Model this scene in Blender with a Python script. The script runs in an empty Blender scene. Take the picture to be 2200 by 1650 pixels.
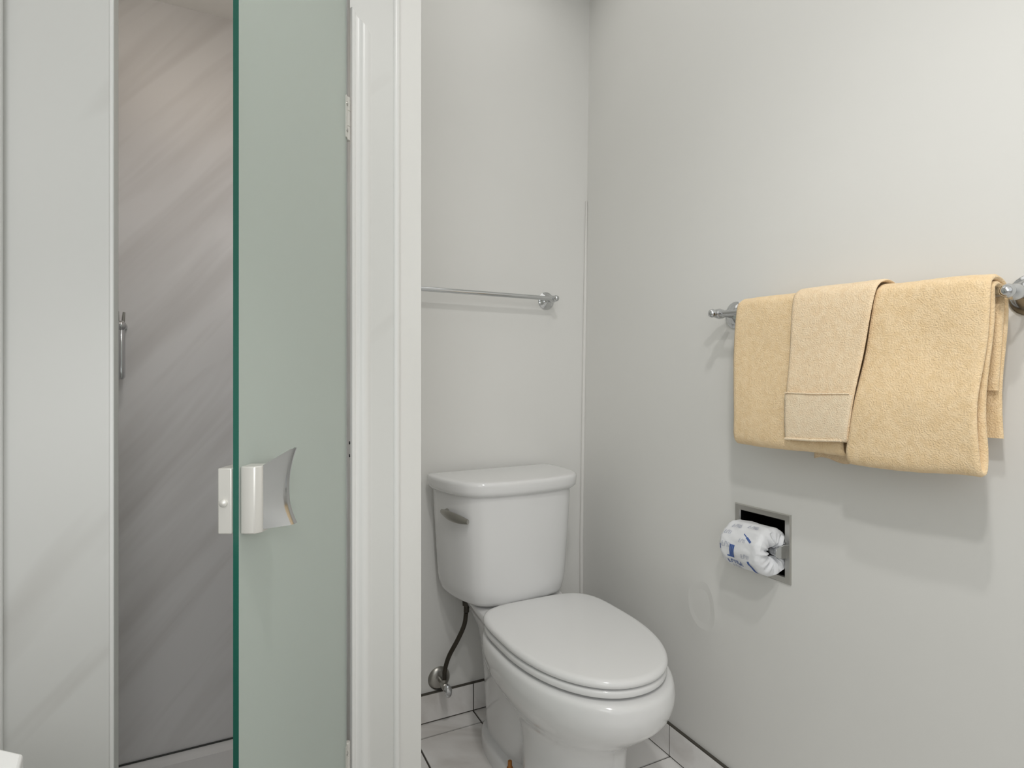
import bpy, bmesh, math, random
from mathutils import Vector, Matrix, noise
PI = math.pi
random.seed(7)
S = bpy.context.scene
COL = S.collection

# ------------------------------------------------------------------ camera
F_PX = 1220.0
CAM = Vector((-1.113, -1.700, 1.05))
YAW = math.atan2(0.4415, 0.897)
cd = bpy.data.cameras.new('camera')
cd.sensor_fit = 'HORIZONTAL'; cd.sensor_width = 36.0; cd.lens = 36.0 * F_PX / 2200.0
cd.clip_start = 0.02
cam = bpy.data.objects.new('camera', cd); COL.objects.link(cam)
cam.location = CAM; cam.rotation_euler = (PI / 2, 0, -YAW)
S.camera = cam

# ------------------------------------------------------------------ world, lights, exposure
S.view_settings.view_transform = 'Standard'
S.view_settings.look = 'None'
S.view_settings.gamma = 1.0
S.view_settings.use_curve_mapping = False
S.view_settings.exposure = -0.72
w = bpy.data.worlds.new('world'); S.world = w; w.use_nodes = True
w.node_tree.nodes['Background'].inputs[0].default_value = (0.9, 0.95, 1.0, 1)
w.node_tree.nodes['Background'].inputs[1].default_value = 0.5

def area(name, loc, target, size, power, col, sy=None):
    l = bpy.data.lights.new(name, 'AREA'); l.energy = power; l.color = col
    l.shape = 'RECTANGLE'; l.size = size; l.size_y = sy or size
    o = bpy.data.objects.new(name, l); COL.objects.link(o); o.location = loc
    o.rotation_euler = (Vector(target) - Vector(loc)).to_track_quat('-Z', 'Y').to_euler()
    return o
def spot(name, loc, target, r, power, col, deg, blend=1.0):
    l = bpy.data.lights.new(name, 'SPOT'); l.energy = power; l.color = col; l.shadow_soft_size = r
    l.spot_size = math.radians(deg); l.spot_blend = blend
    o = bpy.data.objects.new(name, l); COL.objects.link(o); o.location = loc
    o.rotation_euler = (Vector(target) - Vector(loc)).to_track_quat('-Z', 'Y').to_euler()
    return o
def point(name, loc, r, power, col):
    l = bpy.data.lights.new(name, 'POINT'); l.energy = power; l.color = col; l.shadow_soft_size = r
    o = bpy.data.objects.new(name, l); COL.objects.link(o); o.location = loc
    return o
spot('ceiling_lamp_light', (-0.86, -1.53, 2.36), (-0.05, -0.72, 0.2), 0.04, 33.0, (1.0, 0.985, 0.96), 124)
spot('shower_down_fill', (-1.22, -0.42, 2.08), (-1.22, 0.10, 0.0), 0.06, 13.0, (1.0, 0.97, 0.95), 105)  # added fill aimed down the shower's rear wall, no fixture there
spot('shower_up_fill', (-1.42, -0.38, 1.66), (-1.15, 0.02, 2.09), 0.05, 2.6, (1.0, 0.92, 0.82), 95)  # added upward fill to brighten the shower ceiling, not a wall lamp
area('ceiling_bounce_light', (-0.95, -2.1, 2.42), (-0.95, -2.099, 0), 1.7, 5.0, (1.0, 0.99, 0.975), 2.0)
area('alcove_fill', (-0.42, -0.55, 2.42), (-0.42, -0.549, 0), 0.6, 2.3, (1.0, 0.99, 0.97), 0.9)  # added fill for the upper alcove walls, not a real ceiling light
spot('front_fill', (-1.15, -1.86, 1.20), (-1.21, 0.10, 0.50), 0.10, 17.0, (1.0, 1.0, 1.0), 46)  # fill added near the camera to lift the lower shower wall
area('side_fill', (-1.90, -2.3, 1.35), (0, -0.9, 0.9), 1.2, 19.0, (0.98, 0.99, 1.0), 1.6)  # added fill towards the right wall; the left wall has no window
area('shower_warm_fill', (-1.22, -0.42, 2.07), (-1.22, -0.42, 0.6), 0.40, 1.3, (1.0, 0.85, 0.72), 0.20)  # warm fill added under the shower ceiling, no lamp there
area('rear_fill', (-1.05, -3.10, 1.45), (-0.75, 0, 1.15), 1.7, 11.5, (0.97, 0.985, 1.0), 2.0)  # broad soft fill added behind the camera, standing in for daylight
spot('vanity_lamp_light', (-0.87, -1.60, 1.82), (0.1, -0.95, 0.55), 0.035, 21.0, (1.0, 0.985, 0.96), 105)

# ------------------------------------------------------------------ materials
def newmat(name):
    m = bpy.data.materials.new(name); m.use_nodes = True
    return m, m.node_tree, m.node_tree.nodes['Principled BSDF']
def plain(name, col, rough=0.5, metal=0.0, spec=0.5, coat=0.0):
    m, nt, b = newmat(name)
    b.inputs['Base Color'].default_value = (*col, 1); b.inputs['Roughness'].default_value = rough
    b.inputs['Metallic'].default_value = metal; b.inputs['Specular IOR Level'].default_value = spec
    b.inputs['Coat Weight'].default_value = coat
    return m
def add_bump(nt, b, scale, strength, dist, detail=3):
    tc = nt.nodes.new('ShaderNodeTexCoord'); n = nt.nodes.new('ShaderNodeTexNoise')
    n.inputs['Scale'].default_value = scale; n.inputs['Detail'].default_value = detail
    bp = nt.nodes.new('ShaderNodeBump'); bp.inputs['Strength'].default_value = strength
    bp.inputs['Distance'].default_value = dist
    nt.links.new(tc.outputs['Object'], n.inputs['Vector']); nt.links.new(n.outputs['Fac'], bp.inputs['Height'])
    nt.links.new(bp.outputs['Normal'], b.inputs['Normal'])
    return tc, n, bp
def noise_color(nt, b, c1, c2, scale, lo=0.35, hi=0.65, mscale=(1, 1, 1), rot=(0, 0, 0), distort=0.0, detail=4):
    tc = nt.nodes.new('ShaderNodeTexCoord'); mp = nt.nodes.new('ShaderNodeMapping')
    mp.inputs['Rotation'].default_value = rot
    mp2 = nt.nodes.new('ShaderNodeMapping'); mp2.inputs['Scale'].default_value = mscale
    n = nt.nodes.new('ShaderNodeTexNoise'); n.inputs['Scale'].default_value = scale
    n.inputs['Detail'].default_value = detail; n.inputs['Distortion'].default_value = distort
    r = nt.nodes.new('ShaderNodeValToRGB')
    r.color_ramp.elements[0].position = lo; r.color_ramp.elements[0].color = (*c1, 1)
    r.color_ramp.elements[1].position = hi; r.color_ramp.elements[1].color = (*c2, 1)
    L = nt.links.new
    L(tc.outputs['Object'], mp.inputs['Vector']); L(mp.outputs[0], mp2.inputs['Vector'])
    L(mp2.outputs[0], n.inputs['Vector']); L(n.outputs['Fac'], r.inputs['Fac'])
    L(r.outputs['Color'], b.inputs['Base Color'])
    return r

def mat_wall():
    m, nt, b = newmat('painted_wall')
    b.inputs['Roughness'].default_value = 0.55; b.inputs['Specular IOR Level'].default_value = 0.3
    noise_color(nt, b, (0.755, 0.750, 0.722), (0.775, 0.770, 0.742), 2.0)
    add_bump(nt, b, 60, 0.05, 0.002)
    return m
def mat_wall_patch():
    # painted wall with a shallow round plaster patch beside the toilet
    m, nt, b = newmat('painted_wall_patched')
    b.inputs['Roughness'].default_value = 0.5; b.inputs['Specular IOR Level'].default_value = 0.35
    noise_color(nt, b, (0.755, 0.750, 0.722), (0.775, 0.770, 0.742), 1.6)
    tc = nt.nodes.new('ShaderNodeTexCoord'); mp = nt.nodes.new('ShaderNodeMapping')
    mp.inputs['Location'].default_value = (0, 0.575 * 9, -0.462 * 6.2); mp.inputs['Scale'].default_value = (0, 9, 6.2)
    nz = nt.nodes.new('ShaderNodeTexNoise'); nz.inputs['Scale'].default_value = 7
    mix = nt.nodes.new('ShaderNodeVectorMath'); mix.operation = 'MULTIPLY_ADD'
    mix.inputs[1].default_value = (0.35, 0.35, 0.35)
    ln = nt.nodes.new('ShaderNodeVectorMath'); ln.operation = 'LENGTH'
    r = nt.nodes.new('ShaderNodeValToRGB')
    e = r.color_ramp.elements
    e[0].position = 0.0; e[0].color = (0.35,) * 3 + (1,)
    e[1].position = 0.85; e[1].color = (0,) * 3 + (1,)
    for p, v in ((0.30, 0.35), (0.42, 0.9), (0.55, 0.5), (0.7, 0.15)):
        x = e.new(p); x.color = (v, v, v, 1)
    bp = nt.nodes.new('ShaderNodeBump'); bp.inputs['Strength'].default_value = 0.55; bp.inputs['Distance'].default_value = 0.004
    L = nt.links.new
    L(tc.outputs['Object'], mp.inputs['Vector']); L(tc.outputs['Object'], nz.inputs['Vector'])
    L(nz.outputs['Color'], mix.inputs[0]); L(mp.outputs[0], mix.inputs[2])
    sub = nt.nodes.new('ShaderNodeVectorMath'); sub.operation = 'SUBTRACT'; sub.inputs[1].default_value = (0.17, 0.17, 0.17)
    L(mix.outputs[0], sub.inputs[0]); L(sub.outputs[0], ln.inputs[0]); L(ln.outputs['Value'], r.inputs['Fac'])
    L(r.outputs['Color'], bp.inputs['Height']); L(bp.outputs['Normal'], b.inputs['Normal'])
    return m
def mat_panel(name, c_base, c_vein, rot, scale, lo, hi, mscale=(1, 1, 1)):
    m, nt, b = newmat(name)
    b.inputs['Roughness'].default_value = 0.35; b.inputs['Specular IOR Level'].default_value = 0.35
    noise_color(nt, b, c_vein, c_base, scale, lo, hi, mscale, rot, 0.4, 3)
    return m
M = {}
M['wall'] = mat_wall()
M['wall_patched'] = mat_wall_patch()
M['ceiling'] = plain('ceiling_paint', (0.86, 0.85, 0.82), 0.7)
M['panel'] = mat_panel('marble_look_panel', (0.70, 0.70, 0.675), (0.60, 0.592, 0.565), (0, math.radians(48), 0), 2.4, 0.32, 0.40, (0.35, 1, 3.2))
M['shower_panel'] = mat_panel('shower_marble_panel', (0.80, 0.795, 0.795), (0.66, 0.645, 0.635), (0, math.radians(50), 0), 2.6, 0.28, 0.56, (0.55, 1, 4.8))
M['trim'] = plain('white_trim', (0.80, 0.80, 0.78), 0.3)
M['porcelain'] = plain('porcelain', (0.78, 0.78, 0.775), 0.12, 0, 0.5, 0.3)
M['seat'] = plain('seat_plastic', (0.80, 0.80, 0.795), 0.14, 0, 0.5)
M['chrome'] = plain('chrome', (0.60, 0.61, 0.62), 0.14, 1.0)
M['nickel'] = plain('brushed_nickel', (0.42, 0.41, 0.38), 0.32, 1.0)
M['dark_metal'] = plain('dark_recess', (0.012, 0.012, 0.012), 0.35, 0.6)
M['hose'] = plain('dark_hose', (0.035, 0.028, 0.018), 0.45, 0.2)
M['grout'] = plain('dark_grout', (0.075, 0.068, 0.055), 0.8)
M['caulk'] = plain('caulk', (0.76, 0.75, 0.72), 0.5)
M['handle_metal'] = plain('matte_silver', (0.66, 0.65, 0.61), 0.38, 0.35)
M['counter'] = plain('white_counter', (0.86, 0.86, 0.84), 0.25)
M['cabinet'] = plain('cabinet_paint', (0.68, 0.67, 0.64), 0.45)
M['dark_gap'] = plain('rubber_seal', (0.06, 0.065, 0.06), 0.6)

def mat_tile():
    m, nt, b = newmat('marble_floor_tile')
    b.inputs['Roughness'].default_value = 0.28
    noise_color(nt, b, (0.68, 0.65, 0.62), (0.90, 0.885, 0.865), 3.2, 0.34, 0.50, (0.6, 1.6, 1), (0, 0, math.radians(35)), 0.9, 6)
    return m
M['tile'] = mat_tile()
def mat_glass():
    m, nt, b = newmat('frosted_glass')
    b.inputs['Base Color'].default_value = (0.80, 0.875, 0.82, 1)
    b.inputs['Roughness'].default_value = 0.50
    b.inputs['Transmission Weight'].default_value = 0.55
    b.inputs['IOR'].default_value = 1.45
    return m
M['glass'] = mat_glass()
def mat_edge():
    m, nt, b = newmat('green_glass_edge')
    b.inputs['Base Color'].default_value = (0.012, 0.105, 0.075, 1)
    b.inputs['Roughness'].default_value = 0.15
    return m
M['glass_edge'] = mat_edge()
def mat_towel(name, c1, c2):
    m, nt, b = newmat(name)
    b.inputs['Roughness'].default_value = 0.95; b.inputs['Specular IOR Level'].default_value = 0.1
    b.inputs['Sheen Weight'].default_value = 0.35; b.inputs['Sheen Roughness'].default_value = 0.5
    b.inputs['Sheen Tint'].default_value = (1.0, 0.92, 0.8, 1)
    noise_color(nt, b, c1, c2, 90, 0.35, 0.65, (1, 1, 1), (0, 0, 0), 0.0, 6)
    add_bump(nt, b, 420, 0.75, 0.003, 3)
    return m
M['towel'] = mat_towel('terry_towel', (0.88, 0.655, 0.385), (0.95, 0.735, 0.465))
M['hand_towel'] = mat_towel('terry_hand_towel', (0.90, 0.69, 0.45), (0.96, 0.77, 0.53))
M['hem'] = mat_towel('towel_hem', (0.92, 0.74, 0.52), (0.96, 0.80, 0.58))
M['frame_metal'] = plain('satin_frame', (0.56, 0.555, 0.53), 0.30, 1.0)
M['wrap'] = plain('roll_wrapper', (0.80, 0.81, 0.83), 0.45)
M['ink'] = plain('blue_ink', (0.055, 0.12, 0.36), 0.5)
M['ink_pale'] = plain('grey_ink', (0.48, 0.50, 0.58), 0.5)
M['brass'] = plain('rusty_brass', (0.42, 0.17, 0.04), 0.4, 0.5)
M['lamp_glass'] = plain('lamp_glass', (0.9, 0.9, 0.88), 0.4)

# ------------------------------------------------------------------ helpers
def tag(o, label=None, cat=None, group=None, kind=None):
    if label: o['label'] = label
    if cat: o['category'] = cat
    if group: o['group'] = group
    if kind: o['kind'] = kind
    return o
def thing(name, label, cat, loc=(0, 0, 0), rotz=0, group=None):
    o = bpy.data.objects.new(name, None); COL.objects.link(o)
    o.location = loc; o.rotation_euler = (0, 0, rotz); o.empty_display_size = 0.05
    return tag(o, label, cat, group)
def obj(name, bm, mats, parent=None, smooth=True, bevel=0, subd=0, angle=40):
    bmesh.ops.recalc_face_normals(bm, faces=bm.faces[:])
    me = bpy.data.meshes.new(name); bm.to_mesh(me); bm.free()
    for m in (mats if isinstance(mats, (list, tuple)) else [mats]): me.materials.append(m)
    o = bpy.data.objects.new(name, me); COL.objects.link(o)
    if parent: o.parent = parent
    if smooth:
        for p in me.polygons: p.use_smooth = True
        try: me.set_sharp_from_angle(angle=math.radians(angle))
        except Exception: pass
    if bevel:
        md = o.modifiers.new('bevel', 'BEVEL'); md.width = bevel; md.segments = 3; md.limit_method = 'ANGLE'
    if subd:
        md = o.modifiers.new('subdivision', 'SUBSURF'); md.levels = subd; md.render_levels = subd
    return o
def box(bm, x0, x1, y0, y1, z0, z1, mi=0):
    vs = [bm.verts.new((x, y, z)) for x in (x0, x1) for y in (y0, y1) for z in (z0, z1)]
    for idx in ((0, 1, 3, 2), (4, 6, 7, 5), (0, 4, 5, 1), (2, 3, 7, 6), (0, 2, 6, 4), (1, 5, 7, 3)):
        f = bm.faces.new([vs[i] for i in idx]); f.material_index = mi
    return vs
def loft(bm, rings, cap0=True, cap1=True, mi=0):
    R = [[bm.verts.new(p) for p in r] for r in rings]
    n = len(R[0])
    for a, b in zip(R, R[1:]):
        for i in range(n):
            j = (i + 1) % n
            f = bm.faces.new((a[i], a[j], b[j], b[i])); f.material_index = mi
    if cap0: bm.faces.new(list(reversed(R[0]))).material_index = mi
    if cap1: bm.faces.new(R[-1]).material_index = mi
    return R
def frame_for(t):
    t = t.normalized()
    up = Vector((0, 0, 1)) if abs(t.z) < 0.9 else Vector((1, 0, 0))
    a = t.cross(up).normalized(); b = t.cross(a).normalized()
    return a, b
def tube(bm, pts, r, n=16, mi=0):
    pts = [Vector(p) for p in pts]
    rings = []
    a = None
    for i, p in enumerate(pts):
        t = (pts[min(i + 1, len(pts) - 1)] - pts[max(i - 1, 0)]).normalized()
        if a is None: a, b = frame_for(t)
        else:
            a = (a - t * a.dot(t)).normalized(); b = t.cross(a)
        rr = r[i] if isinstance(r, (list, tuple)) else r
        rings.append([p + a * (math.cos(2 * PI * k / n) * rr) + b * (math.sin(2 * PI * k / n) * rr) for k in range(n)])
    loft(bm, rings, mi=mi)
def lathe(bm, origin, axis, prof, n=32, mi=0):
    axis = Vector(axis).normalized(); a, b = frame_for(axis); o = Vector(origin)
    rings = [[o + axis * h + a * (math.cos(2 * PI * k / n) * max(r, 1e-4)) + b * (math.sin(2 * PI * k / n) * max(r, 1e-4)) for k in range(n)] for h, r in prof]
    loft(bm, rings, mi=mi)
def catmull(P, n=8, closed=False):
    P = [Vector(p) for p in P]; out = []
    m = len(P)
    rng = range(m if closed else m - 1)
    for i in rng:
        p0 = P[(i - 1) % m] if closed or i > 0 else P[0] * 2 - P[1]
        p1 = P[i]; p2 = P[(i + 1) % m]
        p3 = P[(i + 2) % m] if closed or i + 2 < m else P[-1] * 2 - P[-2]
        for k in range(n):
            t = k / n
            out.append(0.5 * ((2 * p1) + (-p0 + p2) * t + (2 * p0 - 5 * p1 + 4 * p2 - p3) * t * t + (-p0 + 3 * p1 - 3 * p2 + p3) * t ** 3))
    if not closed: out.append(P[-1])
    return out
def struct(name, bm, m, **k):
    o = obj(name, bm, m, smooth=k.pop('smooth', False), **k); o['kind'] = 'structure'
    return o

# ================================================================== SETTING
X0, X1 = -1.95, 0.0          # room left / right
YF = -3.2                    # wall behind the camera
H = 2.45
FRONT = -0.55                # front plane of the shower partition
SH_BACK = 0.114              # rear wall of the shower
# --- floor tiles (mesh tiles over dark grout)
bm = bmesh.new()
box(bm, X0, X1 + 0.05, YF, 0.12, -0.05, -0.003, 1)
TX, TY, G = 0.2093, 0.3845, 0.0028
xs = [-TX * i for i in range(0, 11)]
ys = [0.0, -0.0755] + [-0.0755 - TY * i for i in range(1, 10)]
for i in range(len(xs) - 1):
    for j in range(len(ys) - 1):
        xa, xb = max(xs[i + 1], X0), xs[i]; ya, yb = max(ys[j + 1], YF), ys[j]
        if xa >= xb or ya >= yb: continue
        box(bm, xa + G, xb - G, ya + G, yb - G, -0.004, 0.0, 0)
struct('floor', bm, [M['tile'], M['grout']])
# --- tiled baseboards
def baseboard(name, axis, breaks, fixed, side, hgt=0.091, th=0.009):
    bm = bmesh.new()
    for a, b in zip(breaks, breaks[1:]):
        lo, hi = min(a, b) + 0.0018, max(a, b) - 0.0018
        if axis == 'x': box(bm, lo, hi, fixed + side * th, fixed, 0.004, hgt - 0.004, 0)
        else: box(bm, fixed + side * th, fixed, lo, hi, 0.004, hgt - 0.004, 0)
    lo, hi = min(breaks), max(breaks)
    if axis == 'x': box(bm, lo, hi, fixed + side * (th - 0.0015), fixed, -0.001, hgt, 1)
    else: box(bm, fixed + side * (th - 0.0015), fixed, lo, hi, -0.001, hgt, 1)
    return struct(name, bm, [M['tile'], M['grout']])
baseboard('baseboard_back', 'x', [-0.012, -0.4186, -0.757], 0.0, -1)
baseboard('baseboard_right', 'y', [0.0, -0.46, -0.86, -1.26, -1.66, -2.06, -2.46, -2.86, -3.18], 0.0, -1)
# --- right wall with the recess for the paper holder; the corner leans out a little near the top
HY0, HY1, HZ0, HZ1 = -0.8345, -0.6975, 0.612, 0.750
def lean(y, z):
    k = max(0.0, 1 + y / 0.62)
    return 0.034 * min(1, max(0, (z - 0.5) / 1.9)) * k * k
bm = bmesh.new()
ybr = [0.13, 0.0, -0.08, -0.16, -0.24, -0.34, -0.46, -0.62, HY1, HY0, -1.2, -1.8, -2.5, YF]
zbr = [-0.01, 0.3, 0.5, HZ0, HZ1, 1.0, 1.4, 1.8, 2.1, H]
def vx(y, z, off): return bm.verts.new(((lean(min(y, 0), z) if off == 0 else 0.14), y, z))
vi = [[vx(y, z, 0) for z in zbr] for y in ybr]; vo = [[vx(y, z, 1) for z in zbr] for y in ybr]
for i in range(len(ybr) - 1):
    for j in range(len(zbr) - 1):
        if abs(ybr[i] - HY1) < 1e-6 and abs(zbr[j] - HZ0) < 1e-6:
            for (a, b2) in (((i, j), (i + 1, j)), ((i + 1, j), (i + 1, j + 1)), ((i + 1, j + 1), (i, j + 1)), ((i, j + 1), (i, j))):
                bm.faces.new((vi[a[0]][a[1]], vi[b2[0]][b2[1]], vo[b2[0]][b2[1]], vo[a[0]][a[1]]))
            continue
        bm.faces.new((vi[i][j], vi[i + 1][j], vi[i + 1][j + 1], vi[i][j + 1]))
        bm.faces.new((vo[i][j], vo[i][j + 1], vo[i + 1][j + 1], vo[i + 1][j]))
struct('wall_right', bm, M['wall_patched'], smooth=True, angle=30)
# --- back wall of the toilet alcove
bm = bmesh.new(); box(bm, -0.80, 0.10, 0.0, 0.113, -0.02, H)
struct('wall_back', bm, M['wall'])
# --- partition between shower and toilet
PX0, PX1 = -0.904, -0.759
bm = bmesh.new(); box(bm, PX0, PX1, FRONT, 0.114, -0.02, H)
struct('wall_partition', bm, M['wall'])
# marble-look facing on the partition's end
bm = bmesh.new(); box(bm, PX0 - 0.002, -0.820, FRONT - 0.009, FRONT + 0.0, 0.0, H)
struct('trim_1', bm, M['panel'])
# rounded edge trim of that facing
bm = bmesh.new()
tube(bm, [(-0.8135, FRONT - 0.0055, 0.0), (-0.8135, FRONT - 0.0055, H)], 0.0078, 16)
struct('trim_2', bm, M['trim'], smooth=True)
# --- left front wall of the shower (slab) with its edge trim
LX1, LY = -1.268, -0.70
bm = bmesh.new(); box(bm, X0, LX1 - 0.006, LY, LY + 0.036, -0.02, H)
struct('wall_left_front', bm, M['panel'])
bm = bmesh.new(); box(bm, LX1 - 0.006, LX1, LY - 0.0015, LY + 0.038, -0.0, H)
struct('trim_3', bm, M['trim'], bevel=0.002)
bm = bmesh.new()
box(bm, -1.48, -1.396, LY - 0.016, LY - 0.0, 0.0, H)
tube(bm, [(-1.398, LY - 0.009, 0.0), (-1.398, LY - 0.009, H)], 0.007, 14)
struct('trim_4', bm, M['trim'], smooth=True)
# --- shower enclosure
bm = bmesh.new(); box(bm, -1.60, -0.80, SH_BACK, SH_BACK + 0.1, -0.02, H)
struct('wall_shower_back', bm, M['shower_panel'])
bm = bmesh.new(); box(bm, -1.56, -1.50, -0.664, SH_BACK, -0.02, H)
struct('wall_shower_left', bm, M['shower_panel'])
bm = bmesh.new(); box(bm, -0.916, PX0, FRONT + 0.03, SH_BACK, 0.0, 2.10)
struct('wall_shower_right', bm, M['shower_panel'])
bm = bmesh.new(); box(bm, -1.50, PX0 - 0.002, -0.60, SH_BACK, 2.093, 2.14)
struct('ceiling_shower', bm, M['ceiling'])
bm = bmesh.new(); box(bm, -1.50, PX0 - 0.002, FRONT, FRONT + 0.06, 1.86, H)
struct('wall_header', bm, M['panel'])
# --- other room walls
bm = bmesh.new(); box(bm, X0 - 0.1, X0, YF, LY + 0.04, -0.02, H)
struct('wall_left', bm, M['wall'])
bm = bmesh.new()
box(bm, X0 - 0.1, 0.14, YF - 0.1, YF, -0.02, 0.75); box(bm, X0 - 0.1, 0.14, YF - 0.1, YF, 2.15, H)
box(bm, X0 - 0.1, -1.75, YF - 0.1, YF, 0.75, 2.15); box(bm, -0.35, 0.14, YF - 0.1, YF, 0.75, 2.15)
struct('wall_front', bm, M['wall'])
wt = bmesh.new()
box(wt, -1.78, -1.72, YF - 0.03, YF + 0.02, 0.72, 2.18); box(wt, -0.38, -0.32, YF - 0.03, YF + 0.02, 0.72, 2.18)
box(wt, -1.78, -0.32, YF - 0.03, YF + 0.02, 0.72, 0.78); box(wt, -1.78, -0.32, YF - 0.03, YF + 0.02, 2.12, 2.18)
box(wt, -1.78, -0.32, YF - 0.03, YF + 0.02, 1.43, 1.47)
struct('added_window_1', wt, M['trim'])  # unseen window, made up to give the rear fill a source
bm = bmesh.new(); box(bm, X0 - 0.1, 0.14, YF - 0.1, 0.22, H, H + 0.08)
struct('ceiling', bm, M['ceiling'])
# corner bead between back and right wall
bm = bmesh.new()
tube(bm, [(lean(0, z) - 0.004, -0.004, z) for z in (0.095, 0.3, 0.5, 0.8, 1.1, 1.4, 1.7)], [0.0065, 0.0065, 0.0065, 0.0065, 0.0065, 0.006, 0.003], 12)
struct('trim_5', bm, M['caulk'], smooth=True)

# ================================================================== SHOWER PAN
pan = thing('shower_pan', 'white shower floor pan below the veined shower wall', 'shower pan', (-1.2, -0.25, 0))
bm = bmesh.new()
px0, px1, py0, py1 = -1.498 + 1.2, -0.917 + 1.2, -0.648 + 0.25, SH_BACK - 0.001 + 0.25
box(bm, px0, px1, py0, py1, 0.0, 0.024)
# raised rims: low cove at the back, curb in front
R = []
for (yy, zz) in ((py1, 0.024), (py1, 0.034), (py1 - 0.012, 0.036), (py1 - 0.022, 0.031), (py1 - 0.035, 0.024)):
    R.append((yy, zz))
loft(bm, [[Vector((x, y, z)) for y, z in R] for x in (px0, px1)])
obj('tray', bm, M['porcelain'], pan)
bm = bmesh.new(); box(bm, px0, px1, py1 - 0.003, py1, 0.0345, 0.0385)
obj('seal', bm, M['dark_gap'], pan)
bm = bmesh.new(); box(bm, px0, px1, py0, py0 + 0.07, 0.0, 0.10)
obj('curb', bm, M['porcelain'], pan, bevel=0.008)
bm = bmesh.new(); lathe(bm, (0.0, -0.02, 0.024), (0, 0, 1), [(0, 0.045), (0.002, 0.045), (0.003, 0.035), (0.003, 0.001)], 28)
obj('drain', bm, M['chrome'], pan)

# ================================================================== GRAB HANDLE IN THE SHOWER
g = thing('grab_bar', 'short vertical chrome handle on the shower wall, half hidden behind the left panel edge', 'handle', (-1.374, SH_BACK, 1.15))
bm = bmesh.new()
tube(bm, [(0, -0.032, 0.045), (0, -0.034, 0.04), (0, -0.034, -0.07), (0, -0.034, -0.082), (0, -0.034, -0.088)], [0.006, 0.009, 0.0095, 0.0095, 0.005], 20)
obj('bar', bm, M['chrome'], g)
bm = bmesh.new(); lathe(bm, (0, 0, 0.052), (0, -1, 0), [(0, 0.010), (0.02, 0.009), (0.028, 0.012), (0.040, 0.013), (0.047, 0.008), (0.049, 0.001)], 24)
obj('mounting_post', bm, M['chrome'], g)
bm = bmesh.new(); tube(bm, [(0.004, -0.03, 0.06), (0.006, -0.03, 0.088)], [0.004, 0.003], 10); tube(bm, [(-0.008, -0.03, 0.06), (-0.008, -0.03, 0.09)], [0.004, 0.003], 10)
obj('prong', bm, M['nickel'], g)

# ================================================================== GLASS DOOR
HX, HYY = -0.918, -0.578
dvec = Vector((-1.1095 - HX, -0.985 - HYY)); DL = dvec.length
door = thing('shower_door', 'frosted glass shower door standing open, with green edge and metal handle', 'shower door', (HX, HYY, 0), math.atan2(dvec.y, dvec.x))
bm = bmesh.new(); T = 0.0032
vs = box(bm, 0.004, DL, -T, T, 0.13, 1.80)
bm.normal_update()
for f in bm.faces:
    c = f.calc_center_median()
    f.material_index = 1 if (c.x > DL - 1e-4 or c.x < 0.005 or c.z > 1.79 or c.z < 0.135) else 0
obj('glass_panel', bm, [M['glass'], M['glass_edge']], door, smooth=False)
hz = 0.922
# finger pull: bracket on the far side, body and flared grip on the near side
bm = bmesh.new(); box(bm, DL - 0.110, DL + 0.004, -0.0185, -T, hz - 0.041, hz + 0.033)
obj('handle_bracket', bm, M['handle_metal'], door, bevel=0.0012)
bm = bmesh.new(); lathe(bm, (DL + 0.004, -0.012, hz - 0.006), (1, 0, 0), [(0, 0.0045), (0.002, 0.0045), (0.0035, 0.003), (0.004, 0.0005)], 16)
obj('screw', bm, M['handle_metal'], door)
hb = bmesh.new()
prof = [(DL - 0.030, T), (DL - 0.004, T), (DL - 0.002, 0.010), (DL - 0.003, 0.020), (DL - 0.010, 0.0255), (DL - 0.030, 0.0265)]
loft(hb, [[Vector((x, y, z)) for x, y in prof] for z in (hz - 0.043, hz + 0.034)])
body = obj('handle', hb, M['handle_metal'], door, bevel=0.0015)
gb = bmesh.new(); rings = []
for k in range(15):
    s = k / 14; z = hz - 0.0395 + s * 0.074
    c = 1 - (2 * s - 1) ** 2
    out = 0.052 - 0.0095 * c; bx = DL - 0.045
    zt = z + 0.016 * max(0, s - 0.35) / 0.65 - 0.002 * max(0, 0.35 - s)
    rings.append([Vector((DL - 0.012, 0.0255, z)), Vector((bx + 0.012, out - 0.003, zt)), Vector((bx + 0.006, out, zt)), Vector((bx - 0.002, out, zt)), Vector((bx - 0.004, out - 0.004, zt)), Vector((DL - 0.040, 0.0255, z))])
loft(gb, rings)
obj('grip', gb, M['chrome'], body)
for zc in (1.561, 0.318):
    bm = bmesh.new()
    lathe(bm, (-0.003, 0.002, zc - 0.042), (0, 0, 1), [(0, 0.004), (0.001, 0.0062), (0.026, 0.0062), (0.027, 0.0052), (0.028, 0.0062), (0.056, 0.0062), (0.057, 0.0052), (0.058, 0.0062), (0.083, 0.0062), (0.084, 0.004)], 18)
    box(bm, 0.0, 0.012, T, T + 0.002, zc - 0.040, zc + 0.040)
    hg = obj('hinge', bm, M['handle_metal'], door)
    for dz in (-0.025, 0.025):
        sb = bmesh.new(); lathe(sb, (0.007, T + 0.002, zc + dz), (0, 1, 0), [(0, 0.004), (0.0012, 0.0035), (0.0015, 0.0005)], 12)
        obj('screw', sb, M['nickel'], hg)

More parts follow.
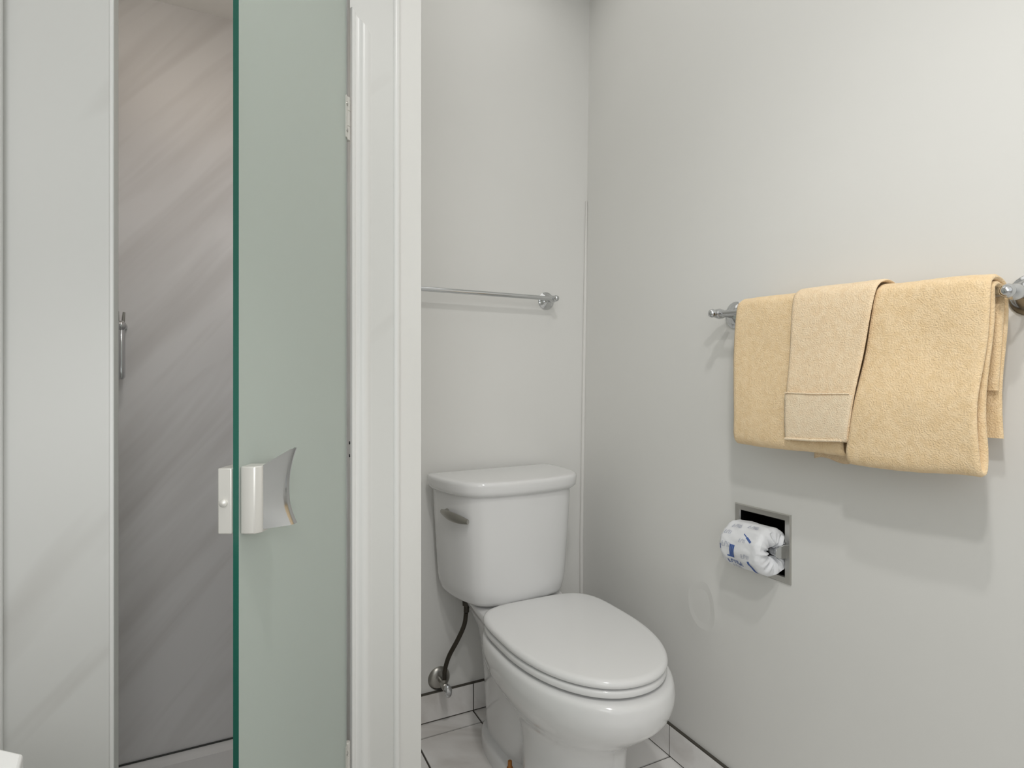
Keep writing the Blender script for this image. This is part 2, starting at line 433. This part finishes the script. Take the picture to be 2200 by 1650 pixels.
# door jamb profile on the partition end, mitred at its top
jamb = thing('door_jamb', 'white door jamb strip with slanted top, screwed beside the glass door', 'door jamb', (-0.904, FRONT - 0.009, 0.08))
bm = bmesh.new()
sec = [(-0.003, 0.0), (-0.003, -0.010), (0.000, -0.0135), (0.005, -0.0125), (0.007, -0.006), (0.013, -0.005), (0.018, -0.0085), (0.028, -0.0085), (0.034, -0.004), (0.038, 0.0)]
loft(bm, [[Vector((x, y, 0)) for x, y in sec], [Vector((x, y, 1.703 - max(0, x) * 0.95)) for x, y in sec]])
obj('profile', bm, M['trim'], jamb, angle=50)
for z in (1.50, 0.855, 0.830):
    bm = bmesh.new(); lathe(bm, (-0.003, -0.005, z), (-1, 0, 0), [(0, 0.0032), (0.0015, 0.003), (0.002, 0.0005)], 12)
    obj('screw', bm, M['dark_metal'], jamb)

# ================================================================== TOILET
TXC = -0.345
toilet = thing('toilet', 'white two-piece toilet with closed lid standing in the corner', 'toilet', (TXC, 0, 0))
# local: x across, y = -distance from the wall
def egg(w_, yb, yc, yf, z, nb=2.6, nf=2.15, n=72):
    out = []
    for k in range(n):
        t = 2 * PI * k / n
        c, s = math.cos(t), math.sin(t)
        e = nf if s >= 0 else nb
        x = w_ * math.copysign(abs(c) ** (2 / e), c)
        y = yc + ((yf - yc) if s >= 0 else (yc - yb)) * math.copysign(abs(s) ** (2 / e), s)
        out.append(Vector((x, -y, z)))
    return out
def spl(keys, n=6):
    """smooth interpolation of key rows"""
    out = []
    for i in range(len(keys) - 1):
        for k in range(n):
            t = k / n; r = []
            for c in range(len(keys[0])):
                p0 = keys[max(i - 1, 0)][c]; p1 = keys[i][c]; p2 = keys[i + 1][c]; p3 = keys[min(i + 2, len(keys) - 1)][c]
                r.append(0.5 * (2 * p1 + (p2 - p0) * t + (2 * p0 - 5 * p1 + 4 * p2 - p3) * t * t + (-p0 + 3 * p1 - 3 * p2 + p3) * t ** 3))
            out.append(r)
    out.append(list(keys[-1]))
    return out
bm = bmesh.new()
# bowl and front pedestal   z, half width, back, centre, front
keys = [(0.000, 0.124, 0.375, 0.48, 0.632), (0.012, 0.125, 0.375, 0.48, 0.634), (0.05, 0.120, 0.375, 0.48, 0.628), (0.13, 0.118, 0.37, 0.48, 0.632),
        (0.19, 0.121, 0.35, 0.475, 0.642), (0.235, 0.134, 0.30, 0.465, 0.672), (0.275, 0.162, 0.25, 0.46, 0.722), (0.315, 0.184, 0.22, 0.458, 0.765),
        (0.350, 0.194, 0.21, 0.458, 0.780), (0.378, 0.194, 0.21, 0.458, 0.778), (0.390, 0.188, 0.213, 0.458, 0.770), (0.393, 0.176, 0.22, 0.458, 0.756)]
loft(bm, [egg(r[1], r[2], r[3], r[4], r[0]) for r in spl(keys)])
# rear trapway column and tank deck
keys2 = [(0.0, 0.106, 0.125, 0.27, 0.40), (0.06, 0.106, 0.12, 0.27, 0.40), (0.14, 0.108, 0.11, 0.27, 0.42), (0.22, 0.112, 0.10, 0.28, 0.46), (0.31, 0.117, 0.07, 0.28, 0.46), (0.36, 0.130, 0.05, 0.24, 0.42), (0.395, 0.142, 0.04, 0.18, 0.34), (0.408, 0.145, 0.04, 0.16, 0.275), (0.412, 0.138, 0.045, 0.16, 0.268)]
loft(bm, [egg(r[1], r[2], r[3], r[4], r[0], 3.5, 2.6) for r in spl(keys2)])
# foot flange
keys3 = [(0.0, 0.130, 0.105, 0.33, 0.60), (0.028, 0.130, 0.105, 0.33, 0.60), (0.038, 0.127, 0.108, 0.33, 0.597), (0.043, 0.118, 0.118, 0.33, 0.585), (0.046, 0.105, 0.13, 0.33, 0.57)]
loft(bm, [egg(r[1], r[2], r[3], r[4], r[0], 3.2, 2.4) for r in spl(keys3, 4)])
# narrow web between column and pedestal
keys4 = [(0.0, 0.085, 0.20, 0.40, 0.58), (0.15, 0.085, 0.20, 0.40, 0.58), (0.28, 0.10, 0.20, 0.40, 0.60)]
loft(bm, [egg(r[1], r[2], r[3], r[4], r[0], 3.0, 3.0) for r in spl(keys4, 4)])
bowl = obj('bowl', bm, M['porcelain'], toilet, angle=70)
# seat ring and lid
def slab_egg(z0, z1, w_, yb, yc, yf, rnd, top_dome=0.0, nb=4.2):
    bm = bmesh.new(); rings = []
    rows = [(z0, rnd * 0.8), (z0 + rnd * 0.3, rnd * 0.25), (z0 + rnd * 0.8, 0), (z1 - rnd, 0), (z1 - rnd * 0.45, rnd * 0.22), (z1 - rnd * 0.1, rnd * 0.7), (z1, rnd * 1.5)]
    for z, d in rows: rings.append(egg(w_ - d, yb + d, yc, yf - d, z, nb))
    if top_dome:
        for k, q in ((0.03, 0.35), (0.06, 0.7), (0.10, 0.92), (0.14, 1.0)):
            rings.append(egg(w_ - rnd * 1.5 - k, yb + rnd * 1.5 + k, yc, yf - rnd * 1.5 - k, z1 + top_dome * q, nb))
    loft(bm, rings)
    return bm
obj('seat', slab_egg(0.3985, 0.4155, 0.184, 0.268, 0.46, 0.757, 0.006), M['seat'], toilet, angle=80)
obj('lid', slab_egg(0.4180, 0.4370, 0.185, 0.262, 0.46, 0.760, 0.009, 0.0035), M['seat'], toilet, angle=80)
for s in (-1, 1):
    bm = bmesh.new(); box(bm, s * 0.075 - 0.022, s * 0.075 + 0.022, -0.275, -0.243, 0.405, 0.424)
    obj('seat_hinge', bm, M['seat'], toilet, bevel=0.005)
# tank
half = [(0.209, 0.020), (0.213, 0.050), (0.211, 0.105), (0.201, 0.160), (0.186, 0.205), (0.168, 0.231), (0.136, 0.250), (0.075, 0.263), (0.0, 0.268)]
def tank_plan(sx, grow=0.0, yscale=1.0, z=0.0, n=6):
    left = [(-x, y) for x, y in half]; right = [(x, y) for x, y in reversed(half[:-1])]
    P = catmull([Vector((x, y, 0)) for x, y in left + right], n)
    out = []
    for p in P:
        y = 0.020 + (p.y - 0.020) * yscale
        x = p.x * sx
        d = Vector((x, (y - 0.10) * 1.4, 0)).normalized()
        qx, qy = x + d.x * grow, -(max(0.014, y + d.y * grow))
        c4, s4 = math.cos(math.radians(3.6)), math.sin(math.radians(3.6))   # the tank sits slightly askew
        out.append(Vector((qx * c4 - qy * s4 - 0.021, qx * s4 + qy * c4 - 0.010, z)))
    return out
bm = bmesh.new()
rows = [(0.417, 0.72, -0.018, 0.82), (0.419, 0.78, -0.008, 0.87), (0.427, 0.815, 0.0, 0.90), (0.443, 0.848, 0.0, 0.915), (0.47, 0.88, 0, 0.925), (0.54, 0.905, 0, 0.94), (0.62, 0.93, 0, 0.955), (0.70, 0.952, 0, 0.965), (0.745, 0.962, 0, 0.97)]
loft(bm, [tank_plan(sx, g_, ys_, z) for z, sx, g_, ys_ in spl(rows, 4)])
tank = obj('tank', bm, M['porcelain'], toilet, angle=60)
lidhalf = half
bm = bmesh.new()
rows = [(0.736, 0.985, -0.004, 0.985), (0.738, 0.995, 0.003, 0.99), (0.744, 1.0, 0.007, 1.0), (0.752, 1.0, 0.009, 1.0), (0.768, 1.0, 0.011, 1.0), (0.774, 1.0, 0.010, 1.0), (0.7775, 1.0, 0.007, 1.0), (0.779, 1.0, 0.001, 1.0), (0.7795, 0.99, -0.010, 0.99)]
loft(bm, [tank_plan(sx, g_, ys_, z) for z, sx, g_, ys_ in rows])
obj('tank_lid', bm, M['porcelain'], toilet, angle=60)
# flush lever on the left front corner of the tank
bm = bmesh.new()
L0 = Vector((-0.2135, -0.125, 0.680)); L1 = Vector((-0.172, -0.238, 0.671))
nrm = Vector((-0.93, -0.37, 0)).normalized()
pts = catmull([L0 + nrm * 0.009, L0.lerp(L1, 0.33) + nrm * 0.020, L0.lerp(L1, 0.7) + nrm * 0.022, L1 + nrm * 0.016 + Vector((0, 0, -0.001))], 6)
rings = []
for i, p in enumerate(pts):
    s = i / (len(pts) - 1)
    t = (pts[min(i + 1, len(pts) - 1)] - pts[max(i - 1, 0)]).normalized(); u = Vector((0, 0, 1)); v = t.cross(u).normalized()
    hh = 0.0135 * (0.45 + 0.55 * math.sin(PI * min(1, s * 0.92 + 0.04))) ; ww = 0.0055
    rings.append([p + u * hh * math.sin(2 * PI * k / 14) + v * ww * math.cos(2 * PI * k / 14) for k in range(14)])
loft(bm, rings)
lathe(bm, L0.lerp(L1, 0.16), nrm, [(0, 0.012), (0.006, 0.012), (0.012, 0.009), (0.016, 0.004)], 20)
obj('flush_lever', bm, M['nickel'], toilet)
# corroded floor bolt on the foot
bm = bmesh.new()
lathe(bm, (-0.117, -0.365, 0.034), (0, 0, 1), [(0, 0.013), (0.003, 0.013), (0.004, 0.0085), (0.013, 0.0085), (0.014, 0.006), (0.030, 0.0055), (0.032, 0.003)], 14)
b_ = obj('floor_bolt', bm, M['brass'], toilet); b_['label'] = 'rusty orange floor bolt'

# ================================================================== SUPPLY VALVE AND HOSE
vx_, vz_ = -0.532, 0.128
valve = thing('supply_valve', 'chrome angle stop valve with dark hose, on the wall left of the toilet', 'valve', (vx_, 0, vz_))
bm = bmesh.new(); lathe(bm, (0, 0, 0), (0, -1, 0), [(0, 0.036), (0.003, 0.035), (0.009, 0.026), (0.011, 0.014), (0.0115, 0.001)], 32)
obj('escutcheon', bm, M['nickel'], valve)
bm = bmesh.new()
tube(bm, [(0, -0.006, 0), (0, -0.045, 0)], 0.0075, 16)
lathe(bm, (0, -0.040, 0), (0, -1, 0), [(0, 0.008), (0.001, 0.0115), (0.024, 0.0115), (0.026, 0.009), (0.040, 0.007)], 18)
tube(bm, [(0, -0.052, 0.0), (0, -0.052, 0.020)], 0.0085, 6)
obj('valve_body', bm, M['nickel'], valve)
bm = bmesh.new(); rings = []
for h_, s_ in ((0.078, 0.6), (0.080, 1.0), (0.090, 1.0), (0.093, 0.7)):
    rings.append([Vector((math.cos(2 * PI * k / 20) * 0.011 * s_, -h_, math.sin(2 * PI * k / 20) * 0.019 * s_ - 0.0)) for k in range(20)])
loft(bm, rings)
obj('valve_handle', bm, M['chrome'], valve)
bm = bmesh.new()
hp = catmull([(0.0, -0.052, 0.018), (0.001, -0.054, 0.050), (0.010, -0.066, 0.095), (0.030, -0.088, 0.150), (0.043, -0.108, 0.200), (0.045, -0.118, 0.240)], 8)
tube(bm, hp, 0.0068, 14)
obj('hose', bm, M['hose'], valve)
bm = bmesh.new()
lathe(bm, (0.0455, -0.119, 0.240), (0, 0, 1), [(0, 0.006), (0.002, 0.0085), (0.020, 0.0085), (0.022, 0.012), (0.040, 0.013), (0.052, 0.013)], 8)
obj('coupling_nut', bm, M['hose'], valve)

# ================================================================== TOWEL BARS
def bar_post(bm, origin, axis, so=0.06, r_e=0.031):
    lathe(bm, origin, axis, [(0, r_e), (0.003, r_e), (0.005, r_e * 0.92), (0.0065, r_e * 0.80), (0.010, r_e * 0.72), (0.014, r_e * 0.45), (0.018, 0.0085), (so - 0.028, 0.0065), (so - 0.022, 0.0075), (so - 0.014, 0.0110), (so - 0.004, 0.0125), (so + 0.005, 0.0105), (so + 0.008, 0.0070), (so + 0.010, 0.0065), (so + 0.0125, 0.0090), (so + 0.018, 0.0105), (so + 0.024, 0.0085), (so + 0.028, 0.0035), (so + 0.0285, 0.0005)], 28)
# bar over the toilet
tb = thing('towel_bar', 'empty chrome towel bar on the wall above the toilet', 'towel bar', (-0.147, 0, 1.335))
bm = bmesh.new(); tube(bm, [(0.004, -0.058, 0.0), (-0.598, -0.058, 0.0)], 0.0072, 18); obj('bar', bm, M['chrome'], tb)
for x in (0.0, -0.592):
    bm = bmesh.new(); bar_post(bm, (x, 0, 0), (0, -1, 0), 0.052, 0.030); obj('post', bm, M['chrome'], tb)
# bar with towels
BX = -0.062
YB0, YB1, ZB0, ZB1 = -0.690, -1.268, 1.2195, 1.1885
def bz(y): return ZB0 + (ZB1 - ZB0) * (y - YB0) / (YB1 - YB0)
tb2 = thing('towel_bar', 'chrome towel bar on the right wall, holding the folded yellow towels', 'towel bar', (0, YB0, ZB0))
bm = bmesh.new(); tube(bm, [(BX, 0.004, 0.0), (BX, YB1 - YB0 - 0.004, ZB1 - ZB0)], 0.0072, 18); obj('bar', bm, M['chrome'], tb2)
for y, z in ((0, 0), (YB1 - YB0, ZB1 - ZB0)):
    bm = bmesh.new(); bar_post(bm, (0, y, z), (-1, 0, 0), -BX, 0.033); obj('post', bm, M['chrome'], tb2)

# ================================================================== TOWELS
def towel_sheet(path_fn, ya_fn, yb_fn, th, nv=46, nseg=5, seed=0, amp=0.003, edge_round=True):
    """a thick sheet: path_fn(v) -> list of (x, z) along the drape; ya/yb(s) give the two side edges"""
    bm = bmesh.new(); G_ = []
    for j in range(nv + 1):
        v = j / nv
        pth = path_fn(v)
        P = catmull([Vector((x, z, 0)) for x, z in pth], nseg)
        n = len(P); row = []
        for i, p in enumerate(P):
            s = i / (n - 1)
            t = (P[min(i + 1, n - 1)] - P[max(i - 1, 0)]); t.normalize(); nr = Vector((t.y, -t.x, 0))
            y = ya_fn(p.y, s) + (yb_fn(p.y, s) - ya_fn(p.y, s)) * v
            q = noise.noise(Vector((p.x * 9 + seed, y * 14, p.y * 9))) * amp + noise.noise(Vector((p.x * 30, y * 55 + seed, p.y * 55))) * amp * 0.22
            e = min(v, 1 - v) * abs(yb_fn(p.y, s) - ya_fn(p.y, s))
            tt = th * 0.5
            if e < tt: tt *= math.sqrt(max(0.04, 1 - (1 - e / tt) ** 2))
            es = min(s, 1 - s)
            if es < 0.004: tt *= 0.5
            c = p + nr * q
            row.append((Vector((c.x + nr.x * tt, y, c.y + nr.y * tt)), Vector((c.x - nr.x * tt, y, c.y - nr.y * tt))))
        G_.append(row)
    A = [[bm.verts.new(a) for a, b in r] for r in G_]; B = [[bm.verts.new(b) for a, b in r] for r in G_]
    m = len(A[0])
    for j in range(nv):
        for i in range(m - 1):
            bm.faces.new((A[j][i], A[j][i + 1], A[j + 1][i + 1], A[j + 1][i]))
            bm.faces.new((B[j][i], B[j + 1][i], B[j + 1][i + 1], B[j][i + 1]))
        bm.faces.new((A[j][0], A[j + 1][0], B[j + 1][0], B[j][0]))
        bm.faces.new((A[j][m - 1], B[j][m - 1], B[j + 1][m - 1], A[j + 1][m - 1]))
    for i in range(m - 1):
        bm.faces.new((A[0][i], B[0][i], B[0][i + 1], A[0][i + 1]))
        bm.faces.new((A[nv][i], A[nv][i + 1], B[nv][i + 1], B[nv][i]))
    return bm
# bath towels: two layers over the bar, folded round at the bottom front
def bath_path(y0, y1, zb_front, zb_back, zb_inner, rin, rout, fx, bulge=0.0):
    def fn(v):
        y = y0 + (y1 - y0) * v; b = bz(y); sag = 0.004 * math.sin(v * 7 + y * 20)
        zf = zb_front + sag
        return [(BX + rin, zb_inner), (BX + rin, b - 0.06), (BX + rin, b), (BX + rin * 0.7, b + rin * 0.75), (BX, b + rin), (BX - rin * 0.75, b + rin * 0.75), (BX - rin, b), (BX - rin - 0.002, b - 0.08), (fx + 0.025, 1.00), (fx + 0.025, zf + 0.04),
                (fx + 0.019, zf + 0.010), (fx + 0.010, zf + 0.001), (fx + 0.001, zf + 0.010), (fx - 0.001, zf + 0.04), (fx + 0.001, 1.02), (BX - rout - 0.006, b - 0.09), (BX - rout - 0.002, b), (BX - rout * 0.78, b + rout * 0.80), (BX, b + rout + 0.001), (BX + rout * 0.78, b + rout * 0.75), (BX + rout, b), (BX + rout + 0.001, b - 0.06), (BX + rout + 0.001, zb_back)]
    return fn
yL0, yL1 = -0.772, -1.030
lt = towel_sheet(bath_path(yL0, yL1, 0.922, 0.98, 1.05, 0.0145, 0.0245, -0.102), lambda z, s: yL0 + 0.004 * math.sin(z * 18), lambda z, s: yL1 - 0.035 * max(0, (z - 0.95) / 0.28), 0.0085, seed=3.1)
o = obj('bath_towel', lt, M['towel'], None, angle=80)
tag(o, 'folded yellow bath towel at the left end of the bar, partly under the hand towel', 'towel')
def yR0(z, s): return -1.041 - 0.040 * max(0, min(1, (z - 0.93) / 0.30)) ** 0.9
def yR1(z, s): return -1.247 + 0.004 * math.sin(z * 20)
rt = towel_sheet(bath_path(-1.06, -1.250, 0.910, 0.965, 1.04, 0.0140, 0.0243, -0.110), yR0, yR1, 0.0088, seed=8.4, amp=0.003)
o = obj('bath_towel', rt, M['towel'], None, angle=80)
tag(o, 'folded yellow bath towel at the right end of the bar, the longest hanging one', 'towel')
# hand towel over the left bath towel
def hand_path(v):
    y = -0.92 - 0.14 * v; b = bz(y); ro = 0.0343
    zf = 0.938 + 0.006 * v
    return [(BX + ro + 0.001, 0.896 + 0.004 * math.sin(v * 9)), (BX + ro + 0.001, b - 0.12), (BX + ro, b), (BX + ro * 0.78, b + ro * 0.76), (BX, b + ro + 0.001), (BX - ro * 0.78, b + ro * 0.78), (BX - ro - 0.003, b - 0.002), (-0.105, b - 0.09), (-0.1125, 1.04), (-0.1135, 0.98), (-0.1125, zf)]
def yH0(z, s): return -0.918 - 0.004 * (z - 0.93) / 0.3
def yH1(z, s): return -1.043 - 0.045 * max(0, (z - 0.93) / 0.30)
ht = towel_sheet(hand_path, yH0, yH1, 0.0056, nv=34, nseg=6, seed=5.5, amp=0.0014)
hand = obj('hand_towel', ht, M['hand_towel'], None, angle=80)
tag(hand, 'yellow hand towel with a hemmed border, draped over the left bath towel', 'hand towel')
def hem_path(v):
    return [(-0.1168, 1.030 + 0.001 * math.sin(v * 8)), (-0.1178, 1.0), (-0.1180, 0.975), (-0.1165, 0.940 + 0.006 * v)]
hm = towel_sheet(hem_path, lambda z, s: -0.9175, lambda z, s: -1.0425 - 0.045 * max(0, (z - 0.93) / 0.30), 0.0035, nv=24, nseg=5, seed=1.5, amp=0.0012)
obj('hem_band', hm, M['hem'], hand, angle=80)
bm = bmesh.new()
tube(bm, [(-0.1185, -0.919, 1.0325), (-0.1192, -0.98, 1.0315), (-0.1185, -1.052, 1.0325)], 0.0014, 8)
obj('seam', bm, M['hem'], hand)
bm = bmesh.new()
tube(bm, [(-0.1178, -0.919, 0.9405), (-0.1186, -0.98, 0.9425), (-0.1178, -1.036, 0.9465)], 0.0024, 8)
obj('seam', bm, M['hem'], hand)

# ================================================================== PAPER HOLDER AND WRAPPED ROLL
FY0, FY1, FZ0, FZ1 = -0.843, -0.689, 0.6035, 0.7585
YC, ZC = (FY0 + FY1) / 2, (FZ0 + FZ1) / 2
ph = thing('paper_holder', 'recessed square metal toilet paper holder set into the right wall', 'toilet paper holder', (0, YC, ZC))
def ring_box(bm, o0, o1, i0, i1, x0, x1, x2):
    # square frame with a bevelled inner lip
    h_ = [[Vector((x, sy * a, sz * a)) for sy, sz in ((-1, -1), (1, -1), (1, 1), (-1, 1))] for x, a in ((0.0, o0), (x0, o0), (x1, o1), (x1, i1), (x2, i0), (0.0, i0))]
    loft(bm, h_, False, False)
bm = bmesh.new(); ring_box(bm, 0.0775, 0.0755, 0.0620, 0.0640, -0.003, -0.0045, -0.001)
obj('frame', bm, M['frame_metal'], ph, smooth=False)
bm = bmesh.new()
k = 0.0655
box(bm, 0.070, 0.0715, -k, k, -k, k); box(bm, 0.001, 0.07, -k, -k + 0.0015, -k, k); box(bm, 0.001, 0.07, k - 0.0015, k, -k, k)
box(bm, 0.001, 0.07, -k, k, k - 0.0015, k); box(bm, 0.001, 0.07, -k, k, -k, -k + 0.0015)
obj('recess_box', bm, M['dark_metal'], ph, smooth=False)
for s in (-1, 1):
    bm = bmesh.new()
    pr = [(0.0, 0.016), (-0.020, 0.014), (-0.034, 0.009), (-0.036, 0.0), (-0.034, -0.009), (-0.020, -0.014), (0.0, -0.016)]
    loft(bm, [[Vector((x, s * yy, z - 0.006)) for x, z in pr] for yy in (0.0595, 0.0655)])
    obj('arm', bm, M['chrome'], ph, bevel=0.001)
bm = bmesh.new(); tube(bm, [(-0.028, -0.060, -0.006), (-0.028, 0.060, -0.006)], 0.007, 16)
obj('roller', bm, M['chrome'], ph)
# roll in printed wrapper
RC = Vector((-0.0295, YC - 0.001, ZC - 0.008)); RR = 0.0540; RL = 0.0545
roll = thing('toilet_roll', 'unopened toilet roll in white wrapper with blue print, on the wall holder', 'toilet roll', RC)
def surf(phi, y):
    """wrapper surface, slightly crumpled; phi = 0 points into the room, up positive"""
    e = abs(y) / RL
    r = RR * (1 - 0.10 * max(0, (e - 0.80) / 0.20) ** 2)
    r += noise.noise(Vector((math.cos(phi) * 3.1, math.sin(phi) * 3.1, y * 34))) * 0.0034
    r += abs(noise.noise(Vector((math.cos(phi) * 7, math.sin(phi) * 7, y * 80 + 4)))) * 0.0016 * (0.4 + e * e)
    return r
def rp(phi, y, d=0.0):
    r = surf(phi, y) + d
    return Vector((-math.cos(phi) * r, y, math.sin(phi) * r))
bm = bmesh.new(); NA = 120; rings = []
ysr = [-RL + 2 * RL * i / 40 for i in range(41)]
def endring(s, f, yo):
    out = []
    for k in range(NA):
        phi = 2 * PI * k / NA
        r = surf(phi, s * RL) * f
        fold = math.sin(phi * 11 + 1.3) * 0.5 + math.sin(phi * 17 + 0.4) * 0.5
        out.append(Vector((-math.cos(phi) * r, s * (RL + yo + fold * 0.0062 * (1 - abs(2 * f - 1.0)) * 1.2 + 0.004 * noise.noise(Vector((math.cos(phi) * 2.2, math.sin(phi) * 2.2, f * 9)))), math.sin(phi) * r)))
    return out
for f, yo in ((0.22, -0.012), (0.34, -0.004), (0.5, 0.001), (0.7, 0.0035), (0.88, 0.003), (0.965, 0.0015)): rings.append(endring(-1, f, yo))
for y in ysr: rings.append([rp(2 * PI * k / NA, y) for k in range(NA)])
for f, yo in ((0.965, 0.0015), (0.88, 0.003), (0.7, 0.0035), (0.5, 0.001), (0.34, -0.004), (0.22, -0.012)): rings.append(endring(1, f, yo))
loft(bm, rings, False, False)
obj('wrapper', bm, M['wrap'], roll, angle=35)
# printed marks: little strokes lying on the wrapper
def stroke(bm, pa, pb, wd, mi=0, d=0.0007):
    # pa, pb = (phi, y)
    n = 6
    dphi = (pb[0] - pa[0]) * RR; dy = pb[1] - pa[1]; L_ = math.hypot(dphi, dy) or 1
    ox, oy = -dy / L_ * wd / 2, dphi / L_ * wd / 2
    prev = None
    for i in range(n + 1):
        t = i / n; ph_ = pa[0] + (pb[0] - pa[0]) * t; y = pa[1] + dy * t
        a = bm.verts.new(rp(ph_ + ox / RR, y + oy, d)); b = bm.verts.new(rp(ph_ - ox / RR, y - oy, d))
        if prev: bm.faces.new((prev[0], prev[1], b, a)).material_index = mi
        prev = (a, b)
bm = bmesh.new()
def glyphs(phi0, y0, n, size, mi, slant=0.25):
    for k in range(n):
        y = y0 - k * size * 0.72
        kind = k % 4
        s = size / RR
        stroke(bm, (phi0, y), (phi0 + s, y - size * slant), size * 0.16, mi)
        if kind == 0:
            stroke(bm, (phi0, y), (phi0, y - size * 0.5), size * 0.16, mi); stroke(bm, (phi0 + s * 0.5, y - size * 0.1), (phi0 + s * 0.5, y - size * 0.5), size * 0.14, mi)
        elif kind == 1:
            stroke(bm, (phi0 + s, y - size * 0.2), (phi0 + s, y - size * 0.6), size * 0.16, mi); stroke(bm, (phi0 + s, y - size * 0.6), (phi0 + s * 0.5, y - size * 0.55), size * 0.14, mi)
        elif kind == 2:
            stroke(bm, (phi0, y - size * 0.45), (phi0 + s, y - size * 0.6), size * 0.14, mi)
        else:
            stroke(bm, (phi0, y), (phi0, y - size * 0.55), size * 0.16, mi); stroke(bm, (phi0, y - size * 0.55), (phi0 + s * 0.5, y - size * 0.5), size * 0.14, mi)
for yy in (0.018, 0.0135, 0.009): stroke(bm, (0.16, yy), (-0.40, yy + 0.004), 0.0040, 0)
stroke(bm, (-0.36, 0.030), (-0.38, 0.012), 0.003, 0)
stroke(bm, (0.62, -0.018), (0.44, -0.034), 0.0050, 0); stroke(bm, (0.74, -0.008), (0.62, -0.018), 0.0022, 0)
stroke(bm, (-0.36, -0.028), (-0.98, -0.038), 0.0065, 0)
stroke(bm, (0.05, 0.050), (-0.15, 0.049), 0.0045, 0)
glyphs(0.95, 0.036, 4, 0.010, 1); glyphs(0.55, 0.044, 3, 0.009, 1); glyphs(0.0, 0.044, 3, 0.011, 1); glyphs(-0.30, -0.010, 3, 0.010, 1)
glyphs(1.10, -0.004, 4, 0.010, 1); glyphs(0.35, -0.002, 3, 0.008, 1); glyphs(-0.75, 0.034, 5, 0.012, 0); glyphs(-1.05, 0.030, 4, 0.010, 1)
obj('print', bm, [M['ink'], M['ink_pale']], roll)

# ================================================================== VANITY (corner in view at lower left) AND CEILING LAMP
van = thing('vanity', 'white vanity countertop corner in front of the left marble panel', 'vanity', (-1.60, -1.70, 0))
bm = bmesh.new()
cx, cy = -1.240 + 1.60, -1.209 + 1.70
poly = [(cx, cy), (cx - 0.050, cy + 0.044), (-0.349, cy + 0.044), (-0.349, -0.50), (cx + 0.018, -0.50), (cx + 0.018, cy - 0.12)]
loft(bm, [[Vector((x, y, z)) for x, y in poly] for z in (0.765, 0.80)])
obj('countertop', bm, M['counter'], van, bevel=0.002)
bm = bmesh.new(); box(bm, -0.349, cx - 0.06, -0.47, cy - 0.02, 0.0, 0.765)
cab = obj('cabinet', bm, M['cabinet'], van, bevel=0.002)
for a, b2 in ((-0.45, 0.0), (0.01, cy - 0.04)):
    bm = bmesh.new(); box(bm, cx - 0.06, cx - 0.045, a, b2, 0.10, 0.72)
    d_ = obj('door', bm, M['cabinet'], van, bevel=0.003)
    bm = bmesh.new(); lathe(bm, (cx - 0.045, (a + b2) / 2, 0.60), (1, 0, 0), [(0, 0.005), (0.012, 0.005), (0.016, 0.012), (0.022, 0.012), (0.024, 0.004)], 16)
    obj('knob', bm, M['chrome'], d_)
